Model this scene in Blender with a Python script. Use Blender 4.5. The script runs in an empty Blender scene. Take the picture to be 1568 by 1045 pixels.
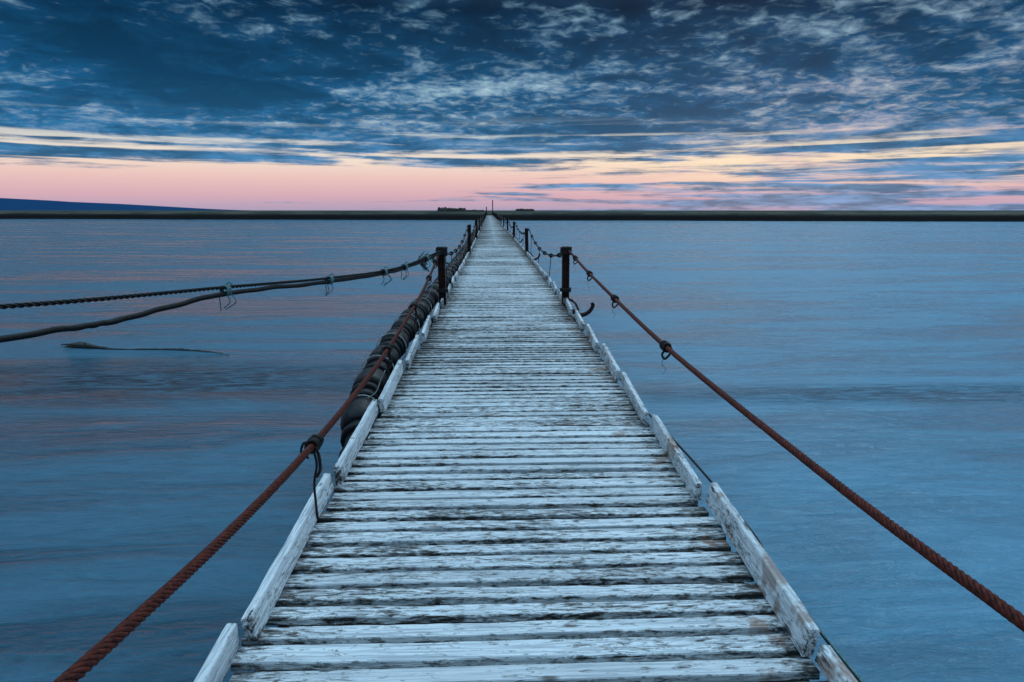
import bpy, math, random
from mathutils import Vector, noise, Matrix
random.seed(7)
S=bpy.context.scene
S.view_settings.view_transform='Standard'; S.view_settings.look='None'; S.view_settings.exposure=0
WZ=-1.5
# ---------------- node helpers
class NT:
    def __init__(s,nt): s.nt=nt; s.nt.nodes.clear()
    def n(s,t,**k):
        nd=s.nt.nodes.new(t)
        for a,b in k.items(): setattr(nd,a,b)
        return nd
    def link(s,a,b): s.nt.links.new(a,b)
    def put(s,sock,v):
        if hasattr(v,'is_output') : s.link(v,sock)
        else: sock.default_value=v
    def m(s,op,a,b=0.0,c=0.0,clamp=False):
        nd=s.n('ShaderNodeMath',operation=op,use_clamp=clamp)
        s.put(nd.inputs[0],a); s.put(nd.inputs[1],b); s.put(nd.inputs[2],c)
        return nd.outputs[0]
    def ss(s,v,lo,hi,a=0.0,b=1.0):
        nd=s.n('ShaderNodeMapRange',interpolation_type='SMOOTHSTEP')
        s.put(nd.inputs[0],v); s.put(nd.inputs[1],lo); s.put(nd.inputs[2],hi); s.put(nd.inputs[3],a); s.put(nd.inputs[4],b)
        return nd.outputs[0]
    def comb(s,x,y,z=0.0):
        nd=s.n('ShaderNodeCombineXYZ'); s.put(nd.inputs[0],x); s.put(nd.inputs[1],y); s.put(nd.inputs[2],z); return nd.outputs[0]
    def sep(s,v):
        nd=s.n('ShaderNodeSeparateXYZ'); s.link(v,nd.inputs[0]); return nd.outputs
    def vm(s,op,a,b):
        nd=s.n('ShaderNodeVectorMath',operation=op); s.put(nd.inputs[0],a); s.put(nd.inputs[1],b); return nd.outputs[0]
    def noise(s,v,scale=1,detail=4,rough=.55,dist=0.0):
        nd=s.n('ShaderNodeTexNoise'); s.link(v,nd.inputs['Vector']); nd.inputs['Scale'].default_value=scale
        nd.inputs['Detail'].default_value=detail; nd.inputs['Roughness'].default_value=rough; nd.inputs['Distortion'].default_value=dist
        return nd.outputs[0]
    def mix(s,f,a,b,bt='MIX'):
        nd=s.n('ShaderNodeMix',data_type='RGBA',blend_type=bt)
        s.put(nd.inputs[0],f)
        for i,v in ((6,a),(7,b)):
            if not hasattr(v,'is_output') and len(v)==3: v=(*v,1)
            s.put(nd.inputs[i],v)
        return nd.outputs[2]
    def ramp(s,f,stops):
        nd=s.n('ShaderNodeValToRGB'); s.link(f,nd.inputs[0]); cr=nd.color_ramp
        while len(cr.elements)<len(stops): cr.elements.new(.5)
        for e,(p,c) in zip(cr.elements,stops): e.position=p; e.color=(*c,1)
        return nd.outputs[0]
    def bump(s,h,strength=.5,dist=.01,normal=None):
        nd=s.n('ShaderNodeBump'); s.link(h,nd.inputs['Height']); nd.inputs['Strength'].default_value=strength; nd.inputs['Distance'].default_value=dist
        if normal: s.link(normal,nd.inputs['Normal'])
        return nd.outputs[0]
def srgb(r,g,b):
    f=lambda c:((c/255+.055)/1.055)**2.4 if c>10 else c/255/12.92
    return (f(r),f(g),f(b))
def material(name):
    m=bpy.data.materials.new(name); m.use_nodes=True; t=NT(m.node_tree)
    out=t.n('ShaderNodeOutputMaterial'); p=t.n('ShaderNodeBsdfPrincipled'); t.link(p.outputs[0],out.inputs[0])
    return m,t,p
def obj_co(t): return t.n('ShaderNodeTexCoord').outputs['Object']

# ---------------- world
W=bpy.data.worlds.new("World"); S.world=W; W.use_nodes=True
t=NT(W.node_tree)
out=t.n('ShaderNodeOutputWorld'); 
D=t.n('ShaderNodeTexCoord').outputs['Generated']
x,y,z=t.sep(D)
zc=t.m('MAXIMUM',z,0.0)
den=t.m('ADD',zc,.085)
P=t.comb(t.m('DIVIDE',x,den),t.m('DIVIDE',y,den),0.0)
den2=t.m('ADD',zc,.15)
P2=t.comb(t.m('DIVIDE',x,den2),t.m('DIVIDE',y,den2),0.0)
large=t.noise(t.vm('ADD',P,(1.3,4.2,0)),.7,3,.55,.4)
mid=t.noise(t.vm('ADD',P2,(3.1,7.7,0)),4.0,4,.62,.5)
fine=t.noise(t.vm('ADD',P2,(13.1,2.7,0)),14,3,.6,.5)
Q=t.comb(t.m('MULTIPLY',x,3.0),t.m('MULTIPLY',y,.8),t.m('MULTIPLY',z,75))
band=t.noise(Q,1.0,6,.6,.5)
hi=t.m('ADD',t.m('ADD',t.m('MULTIPLY',mid,.52),t.m('MULTIPLY',fine,.48)),t.m('MULTIPLY',t.m('SUBTRACT',large,.5),.60))
hi=t.m('ADD',hi,t.ss(x,-.7,.10,-.06,.0))
hi=t.m('ADD',hi,t.ss(z,.06,.2,.03,-.005))
lo=t.m('ADD',t.m('MULTIPLY',band,.85),t.m('MULTIPLY',mid,.15))
lob=t.m('MULTIPLY',t.ss(z,.045,.072,.22,0.0),t.ss(x,-.30,.26,1.0,.10))
lo=t.m('ADD',lo,lob)
lo=t.m('ADD',lo,t.m('MULTIPLY',t.ss(z,.0,.04,-.04,.04),t.ss(z,.065,.1,1.0,-.3)))
gm_hi=t.ss(hi,.46,.84); gm_lo=t.ss(lo,.48,.61)
k=t.ss(z,.070,.135)
gap=t.m('ADD',t.m('MULTIPLY',gm_hi,k),t.m('MULTIPLY',gm_lo,t.m('SUBTRACT',1.0,k)))
gcol=t.ramp(zc,[(0,srgb(172,158,186)),(.02,srgb(214,172,184)),(.045,srgb(235,196,190)),(.066,srgb(243,222,204)),(.105,srgb(214,222,218)),(.15,srgb(184,214,224)),(.27,srgb(140,190,218)),(.5,(.50,.82,1.08)),(1,(.60,.95,1.24))])
gcol=t.mix(t.m('MULTIPLY',t.ss(x,0.0,.4,0.0,.75),t.ss(z,.015,.05)),gcol,t.ramp(zc,[(0,srgb(225,190,190)),(.06,srgb(255,228,190)),(.11,srgb(240,226,208)),(.2,srgb(168,200,216)),(.5,(.50,.82,1.08)),(1,(.60,.95,1.24))]))
ccol=t.ramp(zc,[(0,srgb(116,142,182)),(.03,srgb(92,136,178)),(.06,srgb(66,121,165)),(.10,srgb(38,102,147)),(.16,srgb(19,80,122)),(.26,srgb(4,42,72)),(.40,(.08,.18,.30)),(.6,(.50,.82,1.08)),(1,(.60,.95,1.24))])
cv=t.ss(t.m('ADD',t.m('MULTIPLY',mid,.5),t.m('MULTIPLY',large,.5)),.38,.62,.66,1.4)
ccol=t.mix(1.0,ccol,t.comb(cv,cv,cv),'MULTIPLY')
pink=t.m('MULTIPLY',t.ss(large,.48,.62),t.m('MULTIPLY',t.ss(x,.05,.4),t.ss(z,.27,.10)))
gcol=t.mix(t.m('MULTIPLY',pink,.4),gcol,srgb(208,168,184))
col=t.mix(gap,ccol,gcol)
sky=t.n('ShaderNodeTexSky',sky_type='NISHITA'); sky.sun_disc=False; sky.sun_elevation=math.radians(4); sky.sun_rotation=math.radians(20)
col=t.mix(.001,col,sky.outputs[0],'ADD')
bg=t.n('ShaderNodeBackground'); t.link(col,bg.inputs[0]); bg.inputs[1].default_value=1.0
t.link(bg.outputs[0],out.inputs[0])
# ---------------- sun (dusk, very soft)
L=bpy.data.lights.new("dusk_sun",'SUN'); L.energy=.5; L.angle=math.radians(35); L.color=(.8,.92,1)
lo_=bpy.data.objects.new("dusk_sun",L); S.collection.objects.link(lo_)
lo_.rotation_euler=(math.radians(-48),0,math.radians(-20))
# ---------------- camera
C=bpy.data.cameras.new("camera"); cam=bpy.data.objects.new("camera",C); S.collection.objects.link(cam); S.camera=cam
cam.location=(-.12,0,1.5); cam.rotation_euler=(math.radians(90-10.83),0,math.radians(-1.95)); C.lens=24; C.sensor_width=36; C.clip_end=30000; C.clip_start=.05

# ---------------- materials
# painted planks
def wood(name,along='X',paint=.0):
    m,t,p=material(name)
    co=obj_co(t)
    at=t.n('ShaderNodeAttribute',attribute_name='rnd'); r,g,b=t.sep(at.outputs['Vector'])
    cx,cy,cz=t.sep(co)
    off=t.m('MULTIPLY',r,37.0)
    if along=='X': A,B=cx,cy
    else: A,B=cy,cx
    A=t.m('ADD',A,off)
    st=lambda a,bb:t.comb(t.m('MULTIPLY',A,a),t.m('MULTIPLY',B,bb),t.m('MULTIPLY',cz,bb))
    grain=t.noise(st(2.6,95),1,4,.65,.3)
    flake=t.noise(st(14,52),1,5,.75,.4)
    patch=t.noise(st(1.3,5),1,2,.5)
    world=t.noise(co,.55,2,.5)
    wear=t.m('ADD',t.m('MULTIPLY',patch,.6),t.m('MULTIPLY',world,.4))
    wear=t.m('ADD',wear,t.m('MULTIPLY',g,.6))
    wear=t.m('ADD',wear,t.m('MULTIPLY',t.m('SUBTRACT',flake,.5),1.8))
    wear=t.m('ADD',wear,t.m('MULTIPLY',t.m('SUBTRACT',grain,.5),.9))
    wear=t.m('ADD',wear,paint)
    bare=t.ss(wear,.55,.65)
    dark=t.ss(wear,.70,.82)
    pc=t.mix(t.ss(grain,.36,.58),(.42,.46,.50),(.81,.86,.89))
    pc=t.mix(t.m('MULTIPLY',b,.5),pc,(.35,.38,.41))
    wc=t.mix(t.ss(grain,.35,.65),(.13,.133,.135),(.37,.39,.40))
    c=t.mix(bare,pc,wc)
    c=t.mix(dark,c,(.030,.028,.027))
    cr=t.noise(st(.9,26),1,3,.6,.6)
    crk=t.ss(t.m('ABSOLUTE',t.m('SUBTRACT',cr,.5)),.0,.012,1,0)
    crk=t.m('MULTIPLY',crk,t.ss(patch,.42,.54))
    c=t.mix(t.m('MULTIPLY',crk,.9),c,(.03,.026,.022))
    vo=t.n('ShaderNodeTexVoronoi'); t.link(st(2.6,9),vo.inputs['Vector']); vo.inputs['Scale'].default_value=1
    kn=t.ss(vo.outputs['Distance'],.06,.13,1,0)
    c=t.mix(t.m('MULTIPLY',kn,.85),c,(.05,.035,.025))
    rs=t.ss(t.m('ADD',t.noise(co,3.2,4,.65),t.ss(cx,.55,1.0,0.0,.13)),.67,.74)
    c=t.mix(t.m('MULTIPLY',rs,.6),c,(.20,.075,.025))
    t.link(c,p.inputs['Base Color']); p.inputs['Roughness'].default_value=.6; p.inputs['Specular IOR Level'].default_value=.35
    h=t.m('ADD',t.m('MULTIPLY',grain,.5),t.m('MULTIPLY',flake,.4))
    t.link(t.bump(h,.8,.005),p.inputs['Normal'])
    return m
M_plank=wood('weathered_white_planks','X',0.0)
M_curb=wood('weathered_curb_paint','Y',-.06)
def simple(name,c1,c2,scale=20,rough=.7,metal=0,bs=.4,bd=.004,spec=.5,stretch=(1,1,1)):
    m,t,p=material(name); co=t.vm('MULTIPLY',obj_co(t),stretch)
    n=t.noise(co,scale,4,.65,.2)
    t.link(t.mix(t.ss(n,.35,.65),c1,c2),p.inputs['Base Color']); p.inputs['Roughness'].default_value=rough; p.inputs['Metallic'].default_value=metal
    p.inputs['Specular IOR Level'].default_value=spec
    t.link(t.bump(n,bs,bd),p.inputs['Normal']); return m
M_under=simple('wet_dark_timber',(.012,.012,.012),(.06,.058,.055),30,.85,stretch=(.2,3,3),spec=.2)
M_rust=simple('rusty_wire',(.035,.005,.003),(.13,.020,.010),60,.75,bs=.6,bd=.002,spec=.25)
M_post=simple('rusted_steel_post',(.008,.005,.005),(.05,.014,.009),14,.75,spec=.3)
M_pipe=simple('black_polyethylene',(.003,.004,.005),(.011,.013,.016),9,.42,bs=.35,bd=.006,spec=.22)
M_black=simple('tarred_cable',(.005,.005,.006),(.018,.015,.014),60,.6,spec=.25)
M_nylon=simple('faded_nylon',(.03,.11,.11),(.14,.25,.26),90,.7)
M_cream=simple('pale_string',(.20,.22,.23),(.4,.42,.42),90,.8)
M_log=simple('wet_log',(.006,.006,.007),(.02,.019,.018),8,.5,bs=.6,bd=.02)
M_stone=simple('turf_and_stone',(.008,.009,.008),(.03,.03,.024),1.5,.95,bd=.05)
# ---------------- mesh helpers
def mkobj(name,verts,faces,mat,parent=None,smooth=False,rnd=None):
    me=bpy.data.meshes.new(name); me.from_pydata(verts,[],faces); me.update()
    if rnd is not None:
        a=me.attributes.new('rnd','FLOAT_VECTOR','POINT')
        a.data.foreach_set('vector',[c for v in rnd for c in v])
    if smooth: me.polygons.foreach_set('use_smooth',[True]*len(me.polygons))
    me.materials.append(mat)
    o=bpy.data.objects.new(name,me); S.collection.objects.link(o)
    if parent: o.parent=parent
    return o
def empty(name):
    o=bpy.data.objects.new(name,None); S.collection.objects.link(o); return o
def spline(pts,n=10):
    pts=[Vector(p) for p in pts]; P=[2*pts[0]-pts[1]]+pts+[2*pts[-1]-pts[-2]]; o=[]
    for i in range(1,len(P)-2):
        for j in range(n):
            u=j/n; a,b,c,d=P[i-1:i+3]
            o.append(.5*((2*b)+(c-a)*u+(2*a-5*b+4*c-d)*u*u+(3*b-a-3*c+d)*u**3))
    o.append(pts[-1]); return o
def frames(pts):
    T=[(pts[min(i+1,len(pts)-1)]-pts[max(i-1,0)]).normalized() for i in range(len(pts))]
    up=Vector((0,0,1)) if abs(T[0].z)<.9 else Vector((1,0,0))
    N=T[0].cross(up).normalized(); out=[]
    for tt in T:
        N=(N-tt*N.dot(tt)).normalized(); out.append((N.copy(),tt.cross(N)))
    return out
class MB:
    def __init__(s): s.v=[]; s.f=[]; s.r=[]
    def tube(s,pts,rad,seg=8):
        fr=frames(pts); b=len(s.v); n=len(pts)
        for i,(p,(N,B)) in enumerate(zip(pts,fr)):
            r=rad[i] if isinstance(rad,(list,tuple)) else rad
            for k in range(seg):
                a=2*math.pi*k/seg; s.v.append(p+N*math.cos(a)*r+B*math.sin(a)*r)
        for i in range(n-1):
            for k in range(seg):
                s.f.append((b+i*seg+k,b+(i+1)*seg+k,b+(i+1)*seg+(k+1)%seg,b+i*seg+(k+1)%seg))
        s.f.append(tuple(b+k for k in range(seg))); s.f.append(tuple(b+(n-1)*seg+k for k in reversed(range(seg))))
    def strands(s,pts,R,pitch,ns=6,seg=6):
        fr=frames(pts); L=0; ph=[0]
        for i in range(1,len(pts)): L+=(pts[i]-pts[i-1]).length; ph.append(2*math.pi*L/pitch)
        rs=R*.36
        for k in range(ns):
            s.tube([p+(N*math.cos(q+2*math.pi*k/ns)+B*math.sin(q+2*math.pi*k/ns))*(R-rs) for p,q,(N,B) in zip(pts,ph,fr)],rs,seg)
        s.tube(pts,R*.5,6)
    def box(s,c,d,rot=None,bev=0.0):
        b=len(s.v); c=Vector(c); hx,hy,hz=d[0]/2,d[1]/2,d[2]/2
        for sx,sy,sz in ((-1,-1,-1),(1,-1,-1),(1,1,-1),(-1,1,-1),(-1,-1,1),(1,-1,1),(1,1,1),(-1,1,1)):
            v=Vector((sx*hx,sy*hy,sz*hz)); 
            if rot: v=rot@v
            s.v.append(c+v)
        for f in ((3,2,1,0),(4,5,6,7),(0,1,5,4),(1,2,6,5),(2,3,7,6),(3,0,4,7)): s.f.append(tuple(b+i for i in f))
    def knot(s,pts,i,R,wr,turns=3,w=.05):
        fr=frames(pts); N,B=fr[i]
        T=(pts[min(i+1,len(pts)-1)]-pts[max(0,i-1)]).normalized(); p=pts[i]
        h=[]
        n=turns*12
        for k in range(n+1):
            a=2*math.pi*k/12; rr=R+wr*(.8+.5*random.random())
            h.append(p+T*((k/n-.5)*w)+N*math.cos(a)*rr+B*math.sin(a)*rr)
        s.tube(h,wr,6); return p
def resample(pts,step):
    o=[pts[0]]
    for i in range(1,len(pts)):
        a,b=pts[i-1],pts[i]; L=(b-a).length; n=max(1,int(round(L/step)))
        for k in range(1,n+1): o.append(a.lerp(b,k/n))
    return o
def cxf(d): return .24*(1-math.exp(-max(d-3,0)/12))
def nz(x,y=0,z=0): return noise.noise(Vector((x,y,z)))

# ---------------- footbridge
bridge=empty('wooden_footbridge')
END=212
mb=MB(); pitch=.122; i=0; d=-2.5
while d<END:
    near=d<9; ns=40 if d<5 else (24 if near else (8 if d<30 else 2))
    w=.088+random.uniform(-.009,.006) if d<60 else .086
    hw=.985+random.uniform(-.02,.02); xc=cxf(d)+random.uniform(-.008,.008)
    rr=random.random(); pb=max(-.04,random.gauss(0.02,.085)); gg=random.random()**2
    tilt=random.uniform(-.004,.004); zo=random.uniform(-.003,.003); yaw=random.uniform(-.008,.008)
    prof=[(-.5,-.030),(-.5,-.006),(-.47,-.001),(-.40,0),(-.15,.0005),(.15,.0005),(.40,0),(.47,-.001),(.5,-.006),(.5,-.030)]
    b=len(mb.v); m_=len(prof)
    for j in range(ns+1):
        u=-1+2*j/ns; X=u*hw
        e1=nz(X*4,i*3.1,1)*.006+nz(X*19,i*5.1,4)*.003; e2=nz(X*4,i*3.1,9)*.006+nz(X*19,i*5.1,14)*.003
        for (py,pz) in prof:
            ey=e1 if py<0 else e2
            if abs(py)<.3: ey=0
            mb.v.append(Vector((xc+X,d+py*w+ey+yaw*X,pz+zo+tilt*py*2+nz(X*1.5,i*.7,3)*.003)))
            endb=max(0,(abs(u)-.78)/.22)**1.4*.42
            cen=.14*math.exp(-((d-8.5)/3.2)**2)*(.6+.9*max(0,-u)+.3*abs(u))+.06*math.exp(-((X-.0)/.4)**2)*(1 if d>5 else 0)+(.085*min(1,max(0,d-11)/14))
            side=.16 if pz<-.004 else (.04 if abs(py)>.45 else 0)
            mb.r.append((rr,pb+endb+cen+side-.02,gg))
    for j in range(ns):
        for k in range(m_):
            k2=(k+1)%m_; mb.f.append((b+j*m_+k,b+(j+1)*m_+k,b+(j+1)*m_+k2,b+j*m_+k2))
    mb.f.append(tuple(b+k for k in reversed(range(m_)))); mb.f.append(tuple(b+ns*m_+k for k in range(m_)))
    d+=pitch; i+=1
mkobj('deck_planks',mb.v,mb.f,M_plank,bridge,rnd=mb.r)
# lower boards + stringers
mb=MB()
def runbeam(mb,xo,wd,z0,h,step=4):
    d=-2.6
    while d<END:
        e=min(d+step,END); xa,xb=cxf(d)+xo,cxf(e)+xo; b=len(mb.v)
        for (X,Y) in ((xa,d),(xb,e-.004)):
            for sx,sz in ((-1,0),(1,0),(1,-1),(-1,-1)): mb.v.append(Vector((X+sx*wd/2,Y,z0+sz*h)))
        for k in range(4): mb.f.append((b+k,b+4+k,b+4+(k+1)%4,b+(k+1)%4))
        mb.f.append((b+3,b+2,b+1,b)); mb.f.append((b+4,b+5,b+6,b+7)); d=e
runbeam(mb,0,1.86,-.034,.02)
for xo in (-.8,-.27,.27,.8): runbeam(mb,xo,.09,-.058,.15)
mkobj('stringers',mb.v,mb.f,M_under,bridge)
# kerb boards
def curb(side,start,L):
    mb=MB(); d=start; k=0
    while d<END:
        e=d+L-.03
        near=cxf(d)+side*(.945+random.uniform(-.01,.01)); far=cxf(e)+side*(.995+random.uniform(-.012,.012))
        if d>14: near,far=cxf(d)+side*.975,cxf(e)+side*.985
        h=.095+random.uniform(-.012,.012); th=.036; lean=side*random.uniform(.0,.02)
        if side>0 and d<1.5: h=.055; near+=.0; far-=.02
        n=28 if d<8 else 3; b=len(mb.v); r=random.random(); z0=.004; rise=random.uniform(-.008,.012)
        prof=[(-.5,0),(-.5,.96),(-.42,1),(.42,1),(.5,.96),(.5,0)]
        for j in range(n+1):
            u=j/n; Y=d+(e-d)*u; X=near+(far-near)*u
            for px,pz in prof:
                wv=nz(Y*3,side*5,k)*.003+nz(Y*16,side*5+px,k)*.0022
                mb.v.append(Vector((X+px*th+wv+lean*pz+side*.02,Y+random.uniform(-.002,.002)*(j in(0,n)),z0+pz*h+rise*u+(nz(Y*6,px*2,k*2)*.005 if pz>.5 else 0))))
                endw=.25*max(0,1-min(u,1-u)/.05)
                mb.r.append((r,.0+endw+(.16 if pz<.2 else .03),r*.5))
        m_=len(prof)
        for j in range(n):
            for q in range(m_):
                q2=(q+1)%m_; mb.f.append((b+j*m_+q,b+(j+1)*m_+q,b+(j+1)*m_+q2,b+j*m_+q2))
        mb.f.append(tuple(b+q for q in reversed(range(m_)))); mb.f.append(tuple(b+n*m_+q for q in range(m_)))
        d+=L; k+=1
    mkobj('kerb_boards',mb.v,mb.f,M_curb,bridge,rnd=mb.r)
curb(-1,2.2-1.4*3,1.4); curb(1,2.05-1.28*3,1.28)
# posts and trestles
PD=[11.05+12.8*k for k in range(16)]
mb=MB()
for k,pd in enumerate(PD):
    for s in (-1,1):
        X=cxf(pd)+s*1.02+ (.03 if s<0 else -.01); R=Matrix.Rotation(random.uniform(-.03,.03),3,'Y')@Matrix.Rotation(random.uniform(-.02,.02),3,'X')
        h=.93+(.0 if k==0 else random.uniform(-.05,.1)); zc_=h/2-.25
        mb.box((X,pd,zc_),(.085,.012,h+.5),R); mb.box((X-.05,pd,zc_),(.014,.11,h+.5),R); mb.box((X+.05,pd,zc_),(.014,.11,h+.5),R)
        mb.box((X,pd,h*.93),(.15,.13,.05),R)
    mb.box((cxf(pd),pd,-.30),(2.5,.14,.14))
    for s in (-1,1):
        mb.tube([Vector((cxf(pd)+s*.7,pd,-.28)),Vector((cxf(pd)+s*.78,pd,WZ-1.5))],.08,10)
for s,hh in ((-1,2.6),(1,4.6)): mb.box((cxf(200)+s*.95,END+.5,hh/2-.6),(.28,.28,hh+1.2))
mkobj('posts_and_trestles',mb.v,mb.f,M_post,bridge)
# curved side hooks
mb=MB()
for k,pd in enumerate(PD[:4]):
    X=cxf(pd)+1.06
    pts=spline([(X-.02,pd-.05,-.03),(X+.08,pd-.1,-.12),(X+.2,pd-.12,-.17),(X+.32,pd-.13,-.12),(X+.385,pd-.13,-.02),(X+.37,pd-.13,.03)],8)
    mb.tube(pts,[.042*(1-.35*i/len(pts)) for i in range(len(pts))],8)
    mb.tube(spline([(X-.03,pd,.10),(X+.1,pd-.06,.02),(X+.16,pd-.1,-.1)],6),.018,6)
mkobj('side_hooks',mb.v,mb.f,M_post,bridge,True)

# ---------------- wire rope handrails
def cat(a,b,sag,n=14):
    a,b=Vector(a),Vector(b); return [a.lerp(b,i/n)-Vector((0,0,4*sag*(i/n)*(1-i/n))) for i in range(n+1)]
def handrail(s):
    root=empty('wire_rope_handrail')
    if s>0: near=[(1.17,-3,.78),(1.165,-.5,.60),(1.16,1.46,.525),(1.155,2.6,.51),(1.15,4.7,.535),(1.155,7,.63),(1.16,9.2,.745),(1.17,11.0,.865)]
    else: near=[(-.97,-3,1.3),(-.97,-.5,.82),(-.97,1.2,.58),(-.97,2.2,.46),(-.97,3.3,.385),(-.97,4.7,.35),(-.965,5.9,.37),(-.95,8.1,.475),(-.93,9.6,.63),(-.92,10.95,.80)]
    pts=spline(near,12)
    rp=resample(pts,.011)
    mb=MB(); mb.strands(rp,.018,.15); mkobj('near_span',mb.v,mb.f,M_rust,root,True)
    mb=MB()
    for k in range(len(PD)-1):
        a,b=PD[k],PD[k+1]; xo=s*1.02+(.03 if s<0 else -.01)+s*.07
        sag=.34+random.uniform(-.05,.08)
        q=cat((cxf(a)+xo,a,.86),(cxf(b)+xo,b,.88),sag); mb.tube(q,.02 if k<2 else .03,6)
        if s<0:
            q2=cat((cxf(a)+xo+.05,a,.74),(cxf(b)+xo+.05,b,.76),sag+.12); mb.tube(q2,.018,6)
        for j in (2,4,6,8,10,12):
            if k<4 :
                mb.knot(q,j,.02,.014,2,.06)
                if s<0 or j%4==0: mb.tube([q[j],Vector((q[j].x-s*.04,q[j].y,0))],.008,5)
    mkobj('far_spans',mb.v,mb.f,M_black,root,True)
    mb=MB(); mc=MB()
    tg=[3.15,5.6,7.6,9.3,10.4] if s<0 else [4.75,6.8,8.6,10.1]
    for n_,dd in enumerate(tg):
        j=min(range(len(rp)),key=lambda q:abs(rp[q].y-dd)); p=rp[j]
        mb.knot(rp,j,.019,.009,3,.05)
        j2=min(len(rp)-2,j+6); mb.knot(rp,j2,.02,.008,2,.03)
        if s<0 and n_<3:
            z1=-.02; mb.tube(spline([p+Vector((0,0,-.01)),p+Vector((.012,.01,-.10)),(p.x-.005,p.y+.01,(p.z+z1)/2),(p.x+.0,p.y+.02,z1)],6),.006,6)
            mb.tube(spline([p+Vector((0,0,.01)),p+Vector((-.035,-.02,.02)),p+Vector((-.05,-.02,-.03)),p+Vector((-.02,-.01,-.06))],6),.006,6)
            mb.tube(spline([p,p+Vector((.02,.02,-.05)),p+Vector((.03,0,-.12)),p+Vector((.01,0,-.16))],6),.008,6)
        else:
            mb.tube(spline([p+Vector((0,0,-.01)),p+Vector((-.03,0,-.05)),p+Vector((-.01,0,-.085)),p+Vector((.03,0,-.04)),p+Vector((.01,0,0))],6),.008,6)
            mc.tube(spline([p+Vector((-.01,0,-.06)),p+Vector((-.03,0,-.12)),p+Vector((.0,0,-.16)),p+Vector((-.02,0,-.2))],6),.0022,5)
    mkobj('ties',mb.v,mb.f,M_black,root,True)
    if mc.v: mkobj('loose_strings',mc.v,mc.f,M_nylon,root,True)
handrail(-1); handrail(1)
# post wrappings
mb=MB()
for s in (-1,1):
    for z0 in (.80,.86,.2):
        X=cxf(11.05)+s*1.02+(.03 if s<0 else -.01); c=[Vector((X+math.cos(a*math.pi/8)*.085,11.05+math.sin(a*math.pi/8)*.085,z0+a*.0012)) for a in range(50)]
        mb.tube(c,.012,6)
mkobj('post_lashings',mb.v,mb.f,M_black,bridge,True)

# ---------------- guy ropes to the left
root=empty('guy_rope')
up=spline([(-.86,11,.87),(-1.35,9.3,.735),(-1.9,7.7,.755),(-2.4,5.98,.845),(-3.0,4,.95),(-3.9,1,1.2),(-5.0,-3,1.6)],30)
mb=MB(); mb.strands(resample(up,.02),.017,.16,3,6); mkobj('upper_rope',mb.v,mb.f,M_black,root,True)
lw=spline([(-.87,11,.83),(-1.36,9.3,.705),(-1.91,7.7,.715),(-2.40,5.98,.79),(-2.75,4.93,.735),(-3.0,4.1,.75),(-3.9,1,.85),(-5.0,-3,1.2)],30)
mb=MB(); mb.tube([p+Vector((0,0,nz(i*.15)*.012)) for i,p in enumerate(lw)],[.021+.003*nz(i*.3,5) for i in range(len(lw))],10); mkobj('lower_cable',mb.v,mb.f,M_black,root,True)
mb=MB()
for dd,m_ in ((5.98,1),(7.7,1),(8.9,1),(9.5,1),(10.3,1)):
    j=min(range(len(up)),key=lambda q:abs(up[q].y-dd)); mid_=(up[j]+lw[j])/2
    pl=[mid_+(up[min(j+q,len(up)-1)]-up[j]) for q in (-1,0,1)]
    mb.knot(pl,1,.034,.008,4,.05)
    p=mid_
    for q in range(3):
        a=random.uniform(-.06,.06); mb.tube(spline([p+Vector((0,0,.03)),p+Vector((a,0,-.03)),p+Vector((a*1.3+.02,0,-.10)),p+Vector((a*.4-.03,0,-.15-random.random()*.04))],6),.005,5)
    mb.tube(spline([p+Vector((-.01,0,.03)),p+Vector((.03,0,.07)),p+Vector((.06,0,.05))],6),.006,5)
mkobj('nylon_knots',mb.v,mb.f,M_nylon,root,True)
mb=MB()
for k in range(10):
    y0=9.6+random.random()*1.2; a=Vector((-.93-random.random()*.3,y0,.68+random.random()*.15))
    mb.tube(spline([a,a+Vector((.05,.2,-.12)),a+Vector((-.04,.3,-.05)),a+Vector((.03,.5,.04))],6),.006,5)
mkobj('loose_wire',mb.v,mb.f,M_black,root,True)

# ---------------- black water pipe with float collars
root=empty('black_water_pipe')
pp=spline([(-.62,3.0,-1.2),(-.86,4.0,-.72),(-1.06,4.7,-.36),(-1.17,5.5,-.13),(-1.19,6.4,-.03),(-1.18,7.5,.03),(-1.15,9,.06),(-1.11,11,.07),(-1.07,14,.04),(-1.02,18,.06),(-1.0,24,.06),(-.98,40,.05),(-.98,80,.05),(-.98,200,.05)],12)
mb=MB(); mb.tube(pp,.112,20); 
mkobj('pipe',mb.v,mb.f,M_pipe,root,True)
mb=MB()
def at(dd):
    j=max(q for q in range(len(pp)-1) if pp[q].y<=dd); a,b=pp[j],pp[j+1]; return a.lerp(b,(dd-a.y)/(b.y-a.y)),(b-a).normalized()
dd=4.6; k=0
while dd<60:
    c,T=at(dd)
    Ln=.30; r=.158+random.uniform(-.008,.008)
    q=[c+T*u for u in (-.5*Ln,-.47*Ln,-.36*Ln,-.2*Ln,0,.2*Ln,.36*Ln,.47*Ln,.5*Ln)]
    mb.tube(q,[.113,.136,.151,r-.002,r,r-.002,.151,.136,.113],20)
    for o in (-.27,.27):
        q=[c+T*(o*1.0+u) for u in (-.028,-.024,.024,.028)]
        mb.tube(q,[.113,.138,.138,.113],18)
    dd+=(.72 if dd<20 else 1.3)+random.uniform(-.05,.1); k+=1
mkobj('float_collars',mb.v,mb.f,M_pipe,root,True)
mb=MB()
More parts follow.
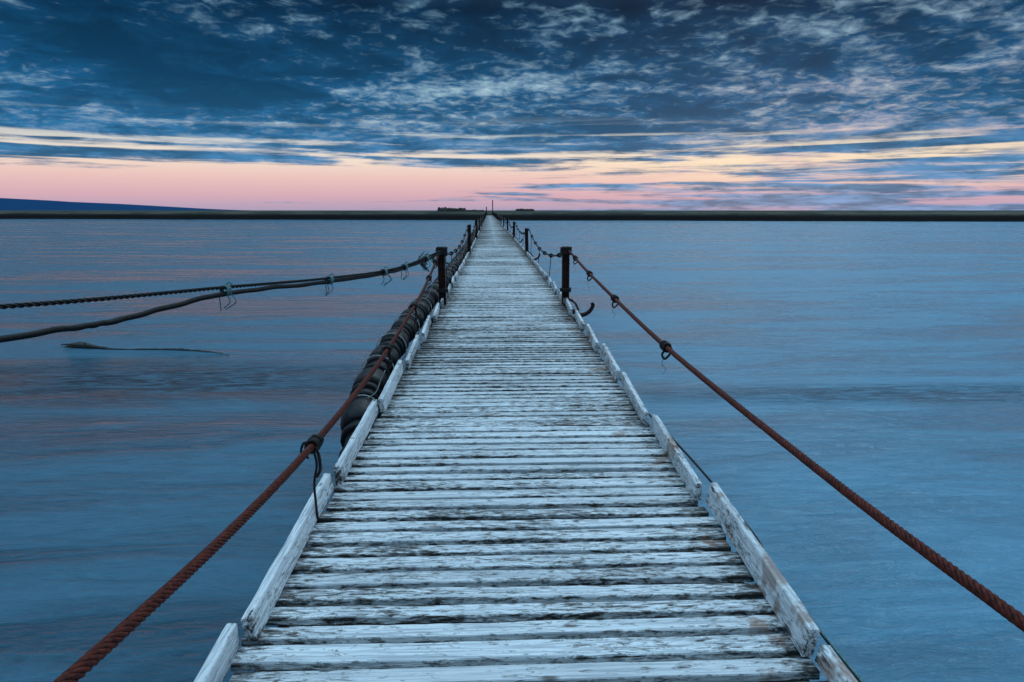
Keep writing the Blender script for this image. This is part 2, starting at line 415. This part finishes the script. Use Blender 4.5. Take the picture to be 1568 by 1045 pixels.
for dd in (5.4,6.4,7.3,8.5,10,12,14.5):
    c,T=at(dd)
    mb.tube([c+Vector((math.cos(a/16*math.pi)*.166,.04*math.sin(a/5)+.0,math.sin(a/16*math.pi)*.166)) for a in range(33)],.006,5)
    mb.tube(spline([c+Vector((.05,0,.15)),c+Vector((.12,.01,.2)),c+Vector((.16,.02,.30)),c+Vector((.2,0,.38))],5),.005,5)
mkobj('pipe_lashings',mb.v,mb.f,M_cream,root,True)

# ---------------- side cable at right
root=empty('side_cable')
mb=MB()
pts=spline([(1.06,-2.5,-.01),(1.07,2.0,.0),(1.13,3.0,-.01),(1.12,3.8,.0),(1.09,4.6,.0),(1.07,5.5,-.02),(1.12,7.5,-.02),(1.17,9,0),(1.22,10.9,.1)],12); mb.tube(pts,.007,6)
mkobj('thin_cable',mb.v,mb.f,M_black,root,True)
mb=MB(); mb.tube(spline([(1.075,-1,.03),(1.075,1.2,.02),(1.07,2.0,.01),(1.08,2.7,-.02),(1.06,3.3,-.04)],10),.005,6); mkobj('nylon_line',mb.v,mb.f,M_nylon,root,True)

# ---------------- river
m,t,p=material('silty_water_painted_sheen')
co=obj_co(t); cx,cy,cz=t.sep(co)
st=lambda a,b_:t.comb(t.m('MULTIPLY',cx,a),t.m('MULTIPLY',cy,b_),0.0)
far=t.noise(st(.035,.25),1,4,.6,.4)
mid=t.noise(st(.20,.8),1,4,.65,.8)
fine=t.noise(st(1.7,6),1,4,.64,1.2)
rip=t.noise(st(4.5,17),1,3,.6,1.0)
turb=t.noise(st(1.5,7.5),1,5,.74,1.4)
g=t.m('ADD',t.m('MULTIPLY',far,.5),t.m('MULTIPLY',mid,.5))
sx=t.ss(t.m('DIVIDE',cx,t.m('ADD',t.m('ABSOLUTE',cy),3.0)),-.70,.65)  # sky reflection painted into the base colour: darker left, brighter right
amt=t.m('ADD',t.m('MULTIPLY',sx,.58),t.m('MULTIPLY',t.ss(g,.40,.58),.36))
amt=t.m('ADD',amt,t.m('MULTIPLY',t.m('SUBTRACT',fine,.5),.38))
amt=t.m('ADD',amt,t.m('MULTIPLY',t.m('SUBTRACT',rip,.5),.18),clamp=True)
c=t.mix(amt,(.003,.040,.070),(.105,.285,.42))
def blob(X,Y,rx,ry):
    a=t.m('POWER',t.m('DIVIDE',t.m('SUBTRACT',cx,X),rx),2.0); b_=t.m('POWER',t.m('DIVIDE',t.m('SUBTRACT',cy,Y),ry),2.0)
    return t.ss(t.m('ADD',a,b_),0.0,1.0,1.0,0.0)
tb=t.m('ADD',blob(-8.0,12.2,9.5,2.2),t.m('MULTIPLY',blob(8.5,10.8,9,.9),.6),clamp=True)
c=t.mix(t.m('MULTIPLY',t.m('MULTIPLY',tb,t.ss(turb,.45,.56)),1.0),c,(.002,.020,.038))
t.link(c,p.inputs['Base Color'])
t.link(t.ss(g,.40,.60,.16,.40),p.inputs['Roughness'])
p.inputs['IOR'].default_value=1.333; p.inputs['Specular IOR Level'].default_value=.46
p.inputs['Specular Tint'].default_value=(.66,.92,1,1)
h=t.m('ADD',t.m('MULTIPLY',fine,.10),t.m('MULTIPLY',mid,.38)); h=t.m('ADD',h,t.m('MULTIPLY',rip,.025))
h=t.m('ADD',h,t.m('MULTIPLY',t.m('MULTIPLY',turb,tb),.25))
t.link(t.bump(h,.8,.7),p.inputs['Normal'])
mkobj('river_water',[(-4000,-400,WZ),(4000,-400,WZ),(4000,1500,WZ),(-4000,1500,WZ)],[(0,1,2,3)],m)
# snag log
mb=MB()
lg=spline([(-9.75,15.35,WZ-.05),(-9.3,15.25,WZ+.03),(-8.8,15.1,WZ+.03),(-8.2,14.95,WZ-.0),(-7.2,14.9,WZ+.01),(-6.5,14.75,WZ+.005),(-5.9,14.5,WZ-.01),(-5.5,14.2,WZ-.03)],8)
n=len(lg); mb.tube(lg,[max(.012,.07*math.exp(-((i/n-.16)/.10)**2)+.028+.022*nz(i*.6)) for i in range(n)],10)
mb.tube(spline([(-9.3,15.2,WZ+.03),(-9.35,15.1,WZ+.10),(-9.5,15.0,WZ+.11)],5),.015,6)
mb.tube(spline([(-8.9,15.1,WZ+.05),(-9.0,15.0,WZ+.12),(-8.95,15.0,WZ+.15)],5),.012,6)
mkobj('driftwood_log',mb.v,mb.f,M_log,None,True)

# ---------------- far bank terrain
m,t,p=material('grass_bank')
co=obj_co(t); cx,cy,cz=t.sep(co)
n1=t.noise(co,.05,4,.6); n2=t.noise(co,.9,4,.65)
c=t.mix(t.ss(n1,.4,.6),(.025,.035,.03),(.10,.10,.075)); c=t.mix(t.m('MULTIPLY',t.ss(n2,.45,.6),.5),c,(.02,.024,.018))
c=t.mix(t.ss(t.m('ADD',cz,t.m('MULTIPLY',n2,.8)),.3,1.1,1,0),c,(.005,.005,.006))
t.link(c,p.inputs['Base Color']); p.inputs['Roughness'].default_value=.95; p.inputs['Specular IOR Level'].default_value=.1
t.link(t.bump(n2,.6,.3),p.inputs['Normal'])
V=[];F=[]
xs=[]; X=-6000
while X<6000: 
    xs.append(X); X+= 3 if abs(X)<260 else (40 if abs(X)<1200 else 400)
rows=[(-6,WZ-.8),(0,WZ+.0),(1.0,WZ+.9),(1.8,-.15),(3.5,.45),(6,.75),(20,1.0),(60,1.2),(200,1.32),(800,1.37),(3000,1.42),(12000,1.44)]
for X in xs:
    e=214-.24*X if abs(X)<900 else 214-.24*math.copysign(900,X)
    e=max(e,60)+nz(X*.03,2)*5+nz(X*.15,4)*1.5
    for k,(o,zz) in enumerate(rows):
        v=nz(X*.04,k*.9,7)*.22+nz(X*.3,k,3)*.08 if 2<k<9 else 0
        V.append((X,e+o,zz+v))
R_=len(rows)
for a in range(len(xs)-1):
    for b in range(R_-1): F.append((a*R_+b,(a+1)*R_+b,(a+1)*R_+b+1,a*R_+b+1))
mkobj('far_bank',V,F,m,None,True)
def mound(name,X,Y,w,h,dpt):
    V=[];F=[];nx,ny=24,8
    for a in range(nx+1):
        for b in range(ny+1):
            u=a/nx*2-1; v=b/ny*2-1
            f=min(1,(1-abs(u))*7)*min(1,(1-abs(v))*3)
            V.append((X+u*w/2,Y+v*dpt/2,1.0+f*h*(.8+.35*nz(u*4,v,X))))
    for a in range(nx):
        for b in range(ny): q=a*(ny+1)+b; F.append((q,q+ny+1,q+ny+2,q+1))
    mkobj(name,V,F,M_stone)
mound('turf_ruin',-13.5,262,11,1.5,5); mound('turf_ruin',-17,264,5,1.8,4); mound('turf_ruin',14,268,8,1.3,5)
mound('turf_ruin',-5,240,8,.8,5)
# distant hill
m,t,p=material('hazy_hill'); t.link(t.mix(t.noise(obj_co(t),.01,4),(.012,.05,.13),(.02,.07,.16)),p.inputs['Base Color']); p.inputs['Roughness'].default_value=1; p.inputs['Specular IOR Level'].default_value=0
V=[];F=[]
for a in range(81):
    X=-4200+a*38; u=(X+1270)/-1000.0
    h=max(0,u)**.75*62+nz(X*.004,3)*5*min(1,max(0,u)*3)
    for b,(o,f) in enumerate(((-400,0),(-150,.6),(0,1),(300,.9),(900,0))): V.append((X,3000+o,.8+h*f))
for a in range(80):
    for b in range(4): F.append((a*5+b,(a+1)*5+b,(a+1)*5+b+1,a*5+b+1))
mkobj('distant_hill',V,F,m,None,True)
